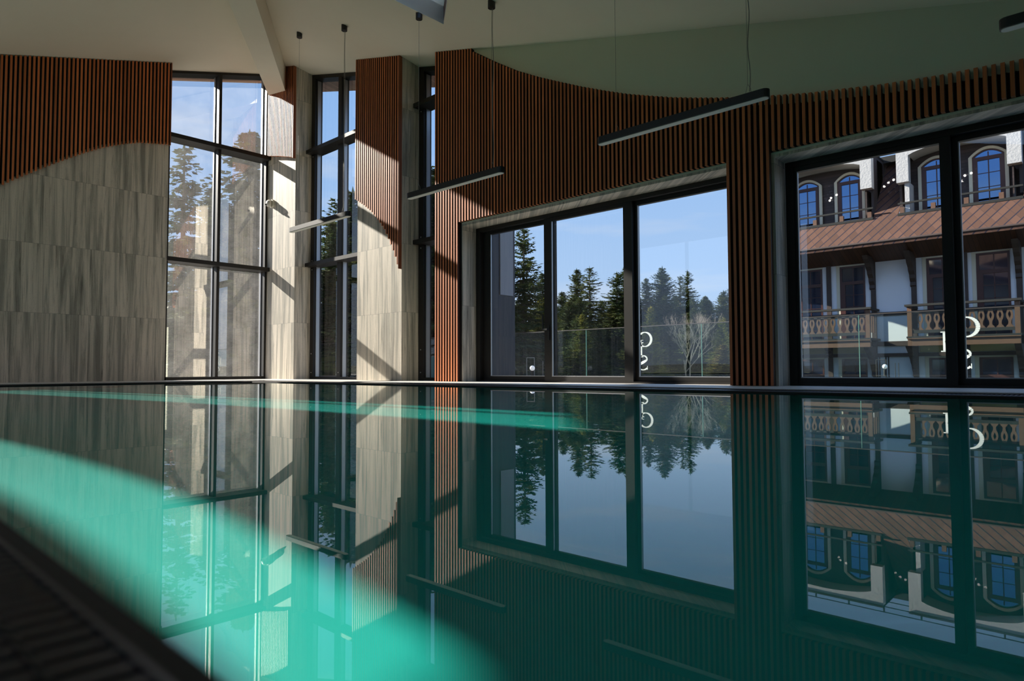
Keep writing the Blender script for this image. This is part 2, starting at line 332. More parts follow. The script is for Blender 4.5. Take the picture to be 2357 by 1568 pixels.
# ---------------------------------------------------------------- ceiling, roof, beam, skylight
# skylight quad on plane 1
s2 = Vector((-8.18, 7.16)); e1 = Vector((.79, -.61))*2.6; e2 = Vector((-.36, -.93))*1.5
SK = [s2, s2+e1, s2+e1+e2, s2+e2]
def ceil_slab(name, dz, th, x0, x1, y0, y1, material):
    xr = (-5.0215-.45*(y1-8))/.324           # where the ridge meets the far edge
    X0 = max(x0, xr)
    bm = bmesh.new()
    def cap(z_off, flip):
        outer = [(X0, y1)] + ([(x0, RB(x0)), (x0, y1)][:0]) + [(x1, max(y0, RB(x1))), (x1, y1)]
        if xr < x0: outer = [(x0, RB(x0)), (x1, max(y0, RB(x1))), (x1, y1), (x0, y1)]
        vs = [bm.verts.new((p, q, P1(p, q)+dz+z_off)) for p, q in outer]
        hv = [bm.verts.new((p.x, p.y, P1(p.x, p.y)+dz+z_off)) for p in SK]
        es = [bm.edges.new((vs[i], vs[(i+1) % len(vs)])) for i in range(len(vs))] + [bm.edges.new((hv[i], hv[(i+1) % 4])) for i in range(4)]
        bmesh.ops.triangle_fill(bm, use_beauty=True, edges=es)
        # plane 2, split where its pitch changes
        pts = [(x0, 1.6), (x1, 1.6)]
        xk = (-5.0215-.45*(1.6-8))/.324
        yr1 = RB(x1)
        poly = [(x0, 1.6), (xk, 1.6), (X0, RB(X0))] + ([(x0, y1)] if xr > x0 else [])
        bm.faces.new([bm.verts.new((p, q, P2(p, q)+dz+z_off)) for p, q in poly])
        lowp = [(x0, y0), (x1, y0), (x1, max(y0, yr1)), (xk, 1.6), (x0, 1.6)]
        # below the kink the ridge is not exact; the fold is far outside the picture
        bm.faces.new([bm.verts.new((p, q, (P1(p, q) if p > xk-.01 and q > y0+.01 else P2(p, q))+dz+z_off)) for p, q in lowp])
        return outer
    cap(0, False); cap(th, True)
    for v in SK: pass
    for ring_ in (SK,):
        for i in range(4):
            p, q = ring_[i], ring_[(i+1) % 4]
            bm.faces.new([bm.verts.new((v.x, v.y, P1(v.x, v.y)+dz+k)) for v, k in ((p, 0), (q, 0), (q, th), (p, th))])
    edge = [(x0, y0), (x0, 1.6)] + ([(x0, y1)] if xr > x0 else [(x0, RB(x0)), (x0, y1)]) + ([(X0, y1)] if xr > x0 else []) + [(x1, y1)]
    for p, q in zip(edge, edge[1:]):
        bm.faces.new([bm.verts.new((v[0], v[1], CZ(*v)+dz+k)) for v, k in ((p, 0), (q, 0), (q, th), (p, th))])
    me = bpy.data.meshes.new(name); bm.to_mesh(me); bm.free(); me.materials.append(M[material])
    o = bpy.data.objects.new(name, me); C.objects.link(o); tag(o, kind='structure'); return o
ceil_slab('ceiling', 0, .05, -16.15, XR+.3, YB-.3, 8.62, 'plaster')
ceil_slab('roof', .052, .25, -16.70, XR+.8, YB-.8, 9.38, 'soffit')
sky = thing('window_6', (s2.x, s2.y, P1(s2.x, s2.y)), kind='structure')
m = MB(); H = .5
for i in range(4):
    p, q = SK[i], SK[(i+1) % 4]; n = Vector(((q-p).y, -(q-p).x)).normalized()
    if n.dot((SK[0]+SK[2])/2-p) > 0: n = -n
    n *= .04
    lo = [(p.x, p.y, P1(*p)-.005), (q.x, q.y, P1(*q)-.005), (q.x+n.x, q.y+n.y, P1(*q)-.005), (p.x+n.x, p.y+n.y, P1(*p)-.005)]
    m.hexa(lo, [(a, b, c+H) for a, b, c in lo])
m.build('skylight_shaft', 'plaster', sky)
m = MB(); m.hexa([(p.x, p.y, P1(*p)+H-.03) for p in SK], [(p.x, p.y, P1(*p)+H) for p in SK]); m.build('pane', 'pane', sky)
# hip beam
m = MB()
bz = lambda a: 6.955-.156*(a+15.5)+ZC
def beamline(ax, bx_, sl, a): return bx_+(a-ax)*sl
La0, Lb0 = -16.0, 8.07; Ra0, Rb0 = -15.07, 8.02
sl = -.6535
a1 = -3.5
lo = [(La0, Lb0, bz(La0)), (Ra0, Rb0, bz(Ra0)), (a1+.8, Rb0+(a1+.8-Ra0)*sl, bz(a1+.8)), (a1, Lb0+(a1-La0)*sl, bz(a1))]
m.hexa(lo, [(p[0], p[1], CZ(p[0], p[1])-.004) for p in lo])
tag(m.build('trim_1', 'plaster'), kind='structure')

# ---------------------------------------------------------------- walls
def wallquad(mb, x0, x1, y0, y1, z0, topoff=.0):
    # vertical block whose top follows the ceiling, a little above it (hidden in the slab)
    n = max(1, int(abs(x1-x0)/1.0), int(abs(y1-y0)/1.0)) if max(abs(x1-x0), abs(y1-y0)) > 1.2 else 1
    alongx = abs(x1-x0) >= abs(y1-y0)
    for i in range(n):
        if alongx: a, b, c, d = x0+(x1-x0)*i/n, x0+(x1-x0)*(i+1)/n, y0, y1
        else: a, b, c, d = x0, x1, y0+(y1-y0)*i/n, y0+(y1-y0)*(i+1)/n
        lo = [(a, c), (b, c), (b, d), (a, d)]
        mb.hexa([(*p, z0) for p in lo], [(*p, CZ(*p)+topoff) for p in lo])
# left wall: solid part seen, with two openings left of the frame
m = MB()
wallquad(m, XL-.5, XL, 1.80, 5.47, -.2); wallquad(m, XL-.5, XL, -1.38, .76, -.2); wallquad(m, XL-.5, XL, YB, -1.96, -.2)
m.box(XL-.5, XL, -1.96, -1.38, 6.36+ZC, 7.2+ZC)
tag(m.build('wall_left', 'stone'), kind='structure')
# main wall (far long wall)
m = MB(); Z4 = 2.60+ZC
m.box(-9.3, -8.66, 8.0, 8.6, -.2, CZ(-9.3, 8)); wallquad(m, -9.3, -8.66, 8.0, 8.6, Z4)
m = MB()
wallquad(m, -9.3, -8.66, 8.0, 8.55, -.2); wallquad(m, -8.66, -3.62, 8.0, 8.55, Z4); wallquad(m, -3.62, -3.1, 8.0, 8.55, -.2); wallquad(m, -3.1, 1.9, 8.0, 8.55, Z4); wallquad(m, 1.9, XR+.3, 8.0, 8.55, -.2)
tag(m.build('wall_back', 'wallplaster'), kind='structure')
# the two stone piers
m = MB(); wallquad(m, -16.24, -14.52, 8.0, 8.6, -.2); tag(m.build('wall_pier_a', 'stone'), kind='structure'); bpy.data.objects['wall_pier_a'].name = 'wall_corner'
m = MB(); wallquad(m, -11.90, -10.38, 8.0, 8.6, -.2); tag(m.build('wall_middle', 'stone'), kind='structure')
m = MB(); wallquad(m, XR, XR+.3, YB, 8.0, -.2); tag(m.build('wall_right', 'dark'), kind='structure')
m = MB(); ZF = 5.2
wallquad(m, XL, -14.6, YB-.3, YB, -.2); wallquad(m, -7.7, XR+.3, YB-.3, YB, -.2); wallquad(m, -14.6, -7.7, YB-.3, YB, ZF); tag(m.build('wall_front', 'dark'), kind='structure')
w = thing('fill_window', (-11.1, YB-.15, DECK), kind='structure'); m = MB()  # unseen window added to bring more sky light into the room
for k in range(4): xx = -14.6+k*2.3; m.box(xx, xx+.1, YB-.2, YB-.1, DECK, ZF)
m.box(-14.5, -7.7, YB-.2, YB-.1, DECK, DECK+.06); m.box(-14.5, -7.7, YB-.2, YB-.1, ZF-.08, ZF); m.build('frame', 'frame', w)
m = MB(); m.q((-14.6, YB-.15, DECK), (-7.7, YB-.15, DECK), (-7.7, YB-.15, ZF), (-14.6, YB-.15, ZF)); m.build('pane', 'pane', w)
# stone-lined reveals of the two sliding doors
def reveal(x0, x1, name):
    m = MB(); t = .035
    m.box(x0, x0+t, 8.0, 8.33, DECK, Z4-.0); m.box(x1-t, x1, 8.0, 8.33, DECK, Z4); m.box(x0+t, x1-t, 8.0, 8.33, Z4-t, Z4)
    tag(m.build(name, 'stone'), kind='structure')
reveal(-8.66, -3.62, 'trim_2'); reveal(-3.1, 1.9, 'trim_3')
# outside fin of the wall left of the first sliding door
m = MB(); m.box(-9.3, -8.74, 8.55, 9.5, -.3, 5.5); tag(m.build('wall_outside_fin', 'navy'), kind='structure')
m = MB(); m.box(-8.74, -8.72, 9.07, 9.43, 1.43+ZC, 5.3); tag(m.build('fin_reflection', 'curtain'), kind='structure')  # pale slab standing in for a reflection on the dark fin
bpy.data.objects['wall_outside_fin'].name = 'wall_outside'

# ---------------------------------------------------------------- slat cladding
PITCH_S = .0725; SW = .036; SD = .05
def slats(name, axis, u0, u1, face, sign, zlo, zhi, label, backlow=.08, backhigh=0.0, smallest=.05, board=False):
    """vertical battens; axis 'x' runs along x on a wall at y=face, axis 'y' runs along y on a wall at x=face; sign: way into the room"""
    t = MB(); b = MB(); n = int((u1-u0)/PITCH_S)
    for i in range(n+1):
        u = u0+i*PITCH_S
        if u+SW > u1+.02: break
        for (lo, hi) in segs(zlo, zhi, u+SW/2, u):
            if hi-lo < smallest: continue
            if axis == 'x': t.box(u, u+SW, face, face+sign*(SD+.02), lo, hi)
            else: t.box(face, face+sign*(SD+.02), u, u+SW, lo, hi)
    g = (u1-u0)/max(1, n*1)
    for i in range(n):
        ua = u0+i*g; ub = ua+g
        for (lo, hi) in segs(zlo, zhi, (ua+ub)/2, ua):
            lo2 = lo+backlow if backlow else lo; hi2 = hi-backhigh
            if hi2-lo2 < .05: continue
            if axis == 'x': b.box(ua, ub, face, face+sign*.012, lo2, hi2)
            else: b.box(face, face+sign*.012, ua, ub, lo2, hi2)
    loc = ((u0+u1)/2, face, 0) if axis == 'x' else (face, (u0+u1)/2, 0)
    root = thing(name, loc, label, 'wall cladding')
    so = t.build('slats', 'slat', root); so.data.materials.append(M['slatside']); k = 0 if axis == 'x' else 1  # batten sides coloured dark for the shade in the gaps
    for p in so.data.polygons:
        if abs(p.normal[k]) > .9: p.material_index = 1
    if board:
        bd = MB(); za, zb_ = zlo(u1), zhi(u1)
        bd.box(u1, u1+.018, face-.075, face+.0, za-.02, zb_) if axis == 'x' else bd.box(face, face+.075, u1, u1+.018, za-.02, zb_)
        bd.build('edge_board', 'board', root)
    b.build('backing_panel', 'backing', root); return root
def segs(zlo, zhi, u, ua):
    lo, hi = zlo(u), zhi(u)
    return [(lo, hi)]
CURV = [(-9.3, 9), (-8.36, 9), (-8.3, 5.62), (-7.7, 5.22), (-7.23, 4.93), (-6.78, 4.69), (-6.33, 4.47), (-5.91, 4.27), (-5.5, 4.09), (-5.12, 3.93), (-4.76, 3.8), (-4.42, 3.68), (-4.09, 3.58), (-3.78, 3.49), (-3.4, 3.39), (-3.01, 3.3), (-2.64, 3.22), (-2.22, 3.15), (-1.87, 3.09), (-1.54, 3.05), (-1.3, 3.02), (-1.0, 3.0), (-.63, 2.97), (3, 2.9)]
topmain = lambda u: min(interp(CURV, u)+ZC, CZ(u, 7.93)-.01, )
inopen = lambda u: (-8.66 < u < -3.64) or (-3.08 < u < 1.9)
slats('slat_cladding', 'x', -9.3, XR-.05, 8.0, -1, lambda u: (2.63+ZC) if inopen(u) else DECK+.004, topmain,
      'brown vertical slat cladding with a sagging curved top above both sliding doors', backlow=0.0, backhigh=.09)
BB = [(-11.95, 3.66), (-11.57, 3.44), (-11.33, 3.28), (-11.1, 3.08), (-10.87, 2.84), (-10.69, 2.57), (-10.52, 2.27), (-10.39, 1.98)]
slats('slat_cladding', 'x', -11.90, -10.40, 8.0, -1, lambda u: interp(BB, u)+ZC, lambda u: CZ(u, 7.93)-.01,
      'half-sunlit slat cladding with bottom edge curving down on the middle stone pier', backlow=.09, board=True)
AB = [(-15.87, 5.45), (-15.24, 5.31), (-14.63, 5.15), (-14.4, 5.08)]
slats('slat_cladding', 'x', -15.80, -14.54, 8.0, -1, lambda u: interp(AB, u)+ZC, lambda u: CZ(u, 7.93)-.01,
      'short sunlit slat cladding high on the corner pier below the white ceiling beam', backlow=.06, board=True)
LB = [(-1, .2), (1.0, 1.9), (2.48, 3.5), (2.7, 3.67), (2.91, 3.82), (3.17, 4.01), (3.48, 4.22), (3.81, 4.44), (4.17, 4.65), (4.58, 4.83), (4.87, 4.93), (5.5, 5.04)]
slats('slat_cladding', 'y', 1.85, 5.47, XL, 1, lambda u: interp(LB, u)+ZC, lambda u: CZ(XL+.05, u)-.01,
      'dark shaded slat cladding with an arched lower edge on the left stone wall', backlow=.06, board=True)

# ---------------------------------------------------------------- windows
def spots(mb, pts, r=.012):
    for p in pts: mb.sphere(p, r, 8, 6)
# window 1 : plane x=-16.1, y 5.3..8
w = thing('window_1', (-16.1, 6.7, DECK), kind='structure')
y0, y1 = 5.30, 7.995; ym = 6.765
m = MB(); xa, xb = -16.20, -15.90
for a, b in ((y0, y0+.34), (y1-.05, y1)): m.hexa([(xa, a, DECK), (xb, a, DECK), (xb, b, DECK), (xa, b, DECK)], [(xx, yy, CZ(xx, yy)) for xx, yy in ((xa, a), (xb, a), (xb, b), (xa, b))])  # left jamb widened out of sight to keep sun off the door pier
m.box(xa, xb, y0+.08, y1-.05, DECK, DECK+.07)
def slopebar(m, xa, xb, ya, yb, d0, d1): m.hexa([(xx, yy, CZ(xx, yy)-d1) for xx, yy in ((xa, ya), (xb, ya), (xb, yb), (xa, yb))], [(xx, yy, CZ(xx, yy)-d0) for xx, yy in ((xa, ya), (xb, ya), (xb, yb), (xa, yb))])
slopebar(m, xa, xb, y0+.08, y1-.05, .0, .06)
m.build('frame', 'frame', w)
m = MB(); m.box(-16.18, -15.88, ym-.035, ym+.035, DECK+.07, CZ(-16, ym)-.05); m.build('mullion', 'frame', w)
for z in (2.50, 5.34):
    m = MB(); m.box(-16.18, -15.74, y0+.02, 7.995, z-.01+ZC, z+.085+ZC); m.build('transom', 'frame', w)
pts = [(-16.15, y0+.08, DECK+.07), (-16.15, y1-.05, DECK+.07), (-16.15, y1-.05, CZ(-16.15, 7.94)-.06), (-16.15, y0+.08, CZ(-16.15, 5.38)-.06)]
m = MB(); m.q(*pts); m.build('pane', 'pane1', w)
m = MB()
for yy in (y0+.08, ym-.05, ym+.035, y1-.065): m.box(-16.14, -16.08, yy, yy+.012, DECK+.07, CZ(-16, yy)-.06)
m.build('glazing_bead', 'bead', w)
# windows 2 and 3 : plane y=8.45
def tallwin(name, x0, x1, mull, y=8.42):
    w = thing(name, ((x0+x1)/2, y, DECK), kind='structure'); ya, yb = y, y+.20
    m = MB()
    for a, b in ((x0, x0+.16), (x1-.16, x1)): m.hexa([(a, ya, DECK), (b, ya, DECK), (b, yb, DECK), (a, yb, DECK)], [(xx, yy, CZ(xx, yy)-.0) for xx, yy in ((a, ya), (b, ya), (b, yb), (a, yb))])
    m.box(x0+.16, x1-.16, ya, yb, DECK, DECK+.06)
    m.hexa([(xx, yy, CZ(xx, yy)-.09) for xx, yy in ((x0+.16, ya), (x1-.16, ya), (x1-.16, yb), (x0+.16, yb))], [(xx, yy, CZ(xx, yy)) for xx, yy in ((x0+.16, ya), (x1-.16, ya), (x1-.16, yb), (x0+.16, yb))])
    m.build('frame', 'frame', w)
    if mull:
        m = MB(); m.box(mull-.08, mull+.06, ya, yb, DECK+.06, CZ(mull, ya)-.07); m.build('mullion', 'frame', w)
    for z in (2.50, 5.27):
        m = MB(); m.box(x0+.02, x1-.02, ya-.16, yb, z+ZC, z+.085+ZC); m.build('transom', 'frame', w)
    m = MB(); xs = [x0+.16, x1-.16]
    m.q((x0+.16, y+.15, DECK+.06), (x1-.16, y+.15, DECK+.06), (x1-.16, y+.15, CZ(x1-.16, y+.15)-.08), (x0+.16, y+.15, CZ(x0+.16, y+.15)-.08)); m.build('pane', 'pane', w)
    m = MB()
    for xx in ([x0+.16] + ([mull+.06] if mull else [])):
        m.box(xx, xx+.02, y+.06, y+.15, DECK+.06, CZ(xx, y)-.14)
    m.build('glazing_bead', 'bead', w)
    m = MB(); zz = [DECK+.16, 2.44+ZC, 2.40+ZC-2.0, 5.22+ZC, 2.66+ZC]
    spots(m, [(x0+.08, ya-.004, z) for z in zz] + ([(mull, ya-.004, DECK+.16)] if mull else [])); m.build('cover_cap', 'bead', w)
tallwin('window_2', -14.52, -11.90, -13.26)
tallwin('window_3', -10.38, -9.30, None)
# off-frame tall windows of the left wall
for nm, a, b in (('window_4', .76, 1.80), ('window_5', -1.96, -1.38)):
    w = thing(nm, (-15.8, a, DECK), kind='structure'); m = MB()
    ez = CZ(-15.8, a)
    m.box(-15.9, -15.7, a, a+.05, DECK, ez); m.box(-15.9, -15.7, b-.05, b, DECK, ez); m.box(-15.9, -15.7, a+.05, b-.05, DECK, DECK+.06)
    if b-a > .9: m.box(-15.9, -15.7, a+.72, a+.78, DECK+.06, ez)
    m.build('frame', 'frame', w); m = MB(); m.q((-15.85, a+.05, DECK+.06), (-15.85, b-.05, DECK+.06), (-15.85, b-.05, ez), (-15.85, a+.05, ez)); m.build('pane', 'panet', w)  # pane tint invented to dim the sun bands in the pool

# sliding doors
def slider(name, x0, x1, leaves, handle=None):
    w = thing(name, ((x0+x1)/2, 8.4, DECK), kind='structure'); zt = Z4-.035
    m = MB(); f = .10
    m.box(x0, x0+f, 8.33, 8.50, DECK, zt); m.box(x1-f, x1, 8.33, 8.50, DECK, zt); m.box(x0+f, x1-f, 8.33, 8.50, zt-.07, zt); m.box(x0+f, x1-f, 8.33, 8.50, DECK, DECK+.025)
    m.build('frame', 'frame', w)
    for i, (a, b, y, st) in enumerate(leaves):
        m = MB(); zb, zq = DECK+.025, zt-.07
        sl_, srr = st
        m.box(a, a+sl_, y, y+.065, zb, zq); m.box(b-srr, b, y, y+.065, zb, zq); m.box(a+sl_, b-srr, y, y+.065, zb, zb+.07); m.box(a+sl_, b-srr, y, y+.065, zq-.06, zq)
        lf = m.build('sash', 'frame', w)
        m = MB(); m.q((a+sl_, y+.04, zb+.07), (b-srr, y+.04, zb+.07), (b-srr, y+.04, zq-.06), (a+sl_, y+.04, zq-.06)); m.build('pane', 'pane', lf)
        m = MB(); m.box(a+sl_, a+sl_+.012, y+.006, y+.034, zb+.07, zq-.06); m.box(a+sl_, b-srr, y+.004, y+.036, zb+.07, zb+.082); m.build('glazing_bead', 'bead', lf)
    if handle:
        hx, hy, hz = handle
        m = MB(); m.box(hx-.015, hx+.015, hy-.02, hy, hz-.12, hz+.12); m.box(hx-.012, hx+.012, hy-.07, hy-.02, hz+.04, hz+.065)
        m.box(hx-.075, hx+.012, hy-.075, hy-.055, hz+.038, hz+.067); m.box(hx-.09, hx-.07, hy-.075, hy-.055, hz+.04, hz+.30)
        m.build('handle', 'black', w)
slider('door_1', -8.62, -3.66, [(-8.56, -6.86, 8.42, (.21, .15)), (-7.02, -5.32, 8.345, (.15, .15)), (-5.47, -3.72, 8.42, (.195, .08))], (-6.92, 8.345, .60+ZC))
slider('door_2', -3.06, 1.86, [(-3.03, -1.32, 8.345, (.10, .10)), (-1.39, .20, 8.42, (.13, .15)), (.1, 1.82, 8.345, (.15, .1))])

# ---------------------------------------------------------------- pendants
def stadium(x0, x1, y, w, n=8):
    r = w/2; pts = []
    for k in range(n+1): a = -math.pi/2+math.pi*k/n; pts.append((x1-r+r*math.cos(a), y+r*math.sin(a)))
    for k in range(n+1): a = math.pi/2+math.pi*k/n; pts.append((x0+r+r*math.cos(a), y+r*math.sin(a)))
    return pts
def pendant(x0, x1, label, y=6.8, z=2.83+ZC):
    r = thing('pendant_light', ((x0+x1)/2, y, z), label, 'pendant light', 'long linear pendant lights above the pool')
    m = MB(); st = stadium(x0, x1, y, .115); m.hexa([(a, b, z) for a, b in st], [(a, b, z+.085) for a, b in st]); m.build('housing', 'black', r)
    m = MB(); st = stadium(x0+.012, x1-.012, y, .09); m.hexa([(a, b, z-.006) for a, b in st], [(a, b, z+.001) for a, b in st]); m.build('diffuser', 'lampwhite', r)
    for k, xc in enumerate((x0+.27, x1-.23)):
        zc = CZ(xc, y)
        m = MB(); m.tube((xc, y, zc-.10), (xc, y, zc+.01), .055, n=16); m.build('canopy', 'black', r)
        m = MB(); pts = [(xc+.006*math.sin(i*1.7), y, z+.085+(zc-.1-z-.085)*i/14) for i in range(15)]
        m.path([(xc, y, z+.20), (xc, y, zc-.1)], .0022)
        m.path([(xc, y, z+.20), (xc-.03, y, z+.085)], .0022)
        if k == 1: m.path([(xc+.015+.012*math.sin(i*.9), y+.01, z+.12+(zc-.2-z)*i/14) for i in range(15)], .005)
        m.path([(xc, y, z+.2), (xc+.03, y, z+.15), (xc+.035, y, z+.11), (xc+.01, y, z+.085)], .003)
        m.build('cable', 'cable', r)
    return r
pendant(-12.51, -10.36, 'sunlit linear pendant light hanging before the tall two-part window, smallest of the row')
pendant(-8.65, -6.47, 'black linear pendant light whose left end hangs before the narrow window')
pendant(-4.81, -2.64, 'largest fully visible black linear pendant light, over the first sliding door and pier')
pendant(-.70, 1.48, 'black linear pendant light cut off at the upper right corner of the photo')

# security camera on the corner pier
zc = 4.19+ZC; xc_ = -15.62
r = thing('security_camera', (xc_, 7.99, zc), 'small cream security camera on the sunlit corner pier beside the tall window', 'camera')
m = MB(); m.tube((xc_, 8.0, zc), (xc_, 7.955, zc), .105, .10, n=28); m.build('base', 'camwhite', r)
m = MB(); m.tube((xc_, 7.955, zc), (xc_-.03, 7.90, zc), .085, .088, n=28); m.sphere((xc_-.035, 7.895, zc), .088, 24, 14, (1, .55, 1)); m.build('head', 'camwhite', r, smooth=True)
m = MB(); m.tube((xc_-.06, 7.855, zc-.03), (xc_-.075, 7.84, zc-.04), .03, .028, n=16); m.build('lens', 'camblack', r)

# ---------------------------------------------------------------- outside: terrace, railing, letters
m = MB(); m.box(-40, 14, 8.6, 13.4, -.6, -.03); m.box(-40, -16.3, -12, 8.6, -.6, -.03)
tag(m.build('terrace', 'terrace'), kind='structure')
yr = 13.0; zt = .955+ZC
root = thing('glass_railing', (-9, yr, 0), 'green tinted glass railing with a thin dark top edge along the terrace', 'railing')
cuts = [-30.82, -27.79, -24.76, -21.73, -18.70, -15.66, -12.64, -9.61, -6.59, -3.53, -.5, 2.5]
for a, b in zip(cuts, cuts[1:]):
    m = MB(); m.q((a+.012, yr, 0), (b-.012, yr, 0), (b-.012, yr, zt), (a+.012, yr, zt)); p = m.build('pane', 'rail', root)
for a in cuts: bx(a-.004, a+.004, yr-.012, yr+.012, -.03, zt).build('glass_edge', 'railedge', root)
m = MB(); m.box(cuts[0], cuts[-1], yr-.014, yr+.014, zt, zt+.018); m.build('top_rail', 'railtop', root)
m = MB(); m.box(cuts[0], cuts[-1], yr-.05, yr+.05, -.03, .05); m.build('base_rail', 'bead', root)
def stroke(pts, y, z0, x0, hh, ww):
    """pts: (u, v, thickness_x, thickness_z) centre line of a calligraphic stroke, u mirrored"""
    m = MB()
    for (u, v, t), (u2, v2, t2) in zip(pts, pts[1:]):
        p = Vector((x0-u*ww, y, z0+v*hh)); q = Vector((x0-u2*ww, y, z0+v2*hh)); d = (q-p).normalized(); n = Vector((d.z, 0, -d.x))
        a = n*t*hh/2; b = n*t2*hh/2
        m.prism([p-a, p+a, q+b, q-b], (0, .006, 0))
    return m
def arc(cx, cy, rx_, ry, a0, a1, n, tf):
    return [(cx+rx_*math.cos(R(a0+(a1-a0)*i/n)), cy+ry*math.sin(R(a0+(a1-a0)*i/n)), tf(R(a0+(a1-a0)*i/n))) for i in range(n+1)]
tw = lambda a: .05+.13*abs(math.cos(a))
def letters(xr):
    y = yr-.012; h = .335
    # G
    g = arc(.5, .5, .46, .48, 50, 320, 22, tw)
    m = stroke(g, y, .500+ZC, xr, h, .36/1.0)
    m2 = stroke([(.80, .45, .11), (.80, .12, .11)], y, .5+ZC, xr, h, .36); m3 = stroke([(.62, .45, .03), (.97, .45, .03)], y, .5+ZC, xr, h, .36)
    for k in (m2, m3):
        b = len(m.v); m.v += k.v; m.f += [tuple(i+b for i in f) for f in k.f]
    m.build('letter', 'letter', root)
    m = MB()
    for uu in (.28, .79):
        k = stroke([(uu, .03, .17), (uu, .97, .17)], y, .268+ZC, xr-.175, h, .38); b = len(m.v); m.v += k.v; m.f += [tuple(i+b for i in f) for f in k.f]
        for vv in (.02, .98):
            k = stroke([(uu-.16, vv, .05), (uu+.16, vv, .05)], y, .268+ZC, xr-.175, h, .38); b = len(m.v); m.v += k.v; m.f += [tuple(i+b for i in f) for f in k.f]
    k = stroke([(.28, .5, .06), (.79, .5, .06)], y, .268+ZC, xr-.175, h, .38); b = len(m.v); m.v += k.v; m.f += [tuple(i+b for i in f) for f in k.f]
    m.build('letter', 'letter', root)
    s = arc(.5, .745, .32, .235, 40, 180, 10, lambda a: .05+.06*abs(math.cos(a))) + [(.22, .66, .13), (.5, .52, .19), (.78, .38, .14)] + arc(.5, .255, .36, .235, 0, -150, 10, lambda a: .05+.07*abs(math.cos(a)))
    m = stroke(s, y, -.026+ZC, xr-.07, h, .33)
    for (uu, va, vb) in ((.80, .74, .97), (.15, .03, .28)):
        k = stroke([(uu, va, .035), (uu, vb, .035)], y, -.026+ZC, xr-.07, h, .33); b = len(m.v); m.v += k.v; m.f += [tuple(i+b for i in f) for f in k.f]
    m.build('letter', 'letter', root)
letters(-7.79); letters(-1.74); letters(-13.84)

# lantern posts on the terrace
def lantern(x, y, label, k=1.0, fm='postm'):
    r = thing('bollard_lantern', (x, y, -.03), label, 'outdoor lamp', 'globe lanterns on the terrace')
    m = MB(); w2 = .12*k
    for dx in (-w2, w2): m.tube((x+dx, y, -.03), (x+dx, y, .52*k), .007)
    m.tube((x-w2, y, .52*k), (x+w2, y, .52*k), .007); m.tube((x-w2, y, .09*k), (x+w2, y, .09*k), .007)
    for dx in (.30*k, .38*k): m.tube((x+dx, y+.1, -.03), (x+dx, y+.1, .44*k), .006)
    m.build('frame', fm, r)
    m = MB(); m.sphere((x+.10*k, y-.05, .27), .062*k); m.build('globe', 'globe', r, smooth=True)
    m = MB(); m.tube((x+.10*k, y-.05, .08), (x+.10*k, y-.05, .21), .035*k, n=12); m.build('stem', 'black', r)
lantern(-10.45, 11.9, 'white globe lantern in a pale frame seen through the first sliding door')
lantern(-3.82, 15.6, 'small white globe lantern standing before the hotel wall', .8, 'gtimber')
lantern(-14.5, 10.4, 'white globe lantern with blue chairs nearby seen through the tall window')

# ---------------------------------------------------------------- ground
def terrain(name, x0, x1, y0, y1, nx, ny, fz, m_):
    mb = MB()
    for j in range(ny+1):
        for i in range(nx+1):
            a = x0+(x1-x0)*i/nx; b = y0+(y1-y0)*j/ny; mb.v.append((a, b, fz(a, b)))
    for j in range(ny):
        for i in range(nx): k = j*(nx+1)+i; mb.f.append((k, k+1, k+nx+2, k+nx+1))
    o = mb.build(name, m_, smooth=True, fix=False); tag(o, kind='structure'); return o
def gz(a, b):
    d = math.hypot(a+5, b)
    return -1.6 + max(0, min(1, (d-24)/30))*2.2 + .25*math.sin(a*.3)*math.cos(b*.23)
terrain('ground', -110, 60, -60, 110, 60, 60, gz, 'forest')
m = MB(); m.box(-13, 16, 13.4, 26.0, -2.4, -1.95); tag(m.build('bounce_plaza', 'bounce_plaza'), kind='structure')  # pale ground added to bounce sunlight onto the hotel wall
m = MB(); m.box(-40, 16, -34, YB-1.0, -.6, -.05); tag(m.build('lawn', 'grass'), kind='structure')
tag(terrain('grass_bank', -27, -21.5, 12.5, 17.5, 10, 10, lambda a, b: -1.0+2.1*math.sin(max(0, min(1, (a+27)/5.5))*math.pi)*math.sin(max(0, min(1, (b-12.5)/5))*math.pi), 'grass'), kind='structure')

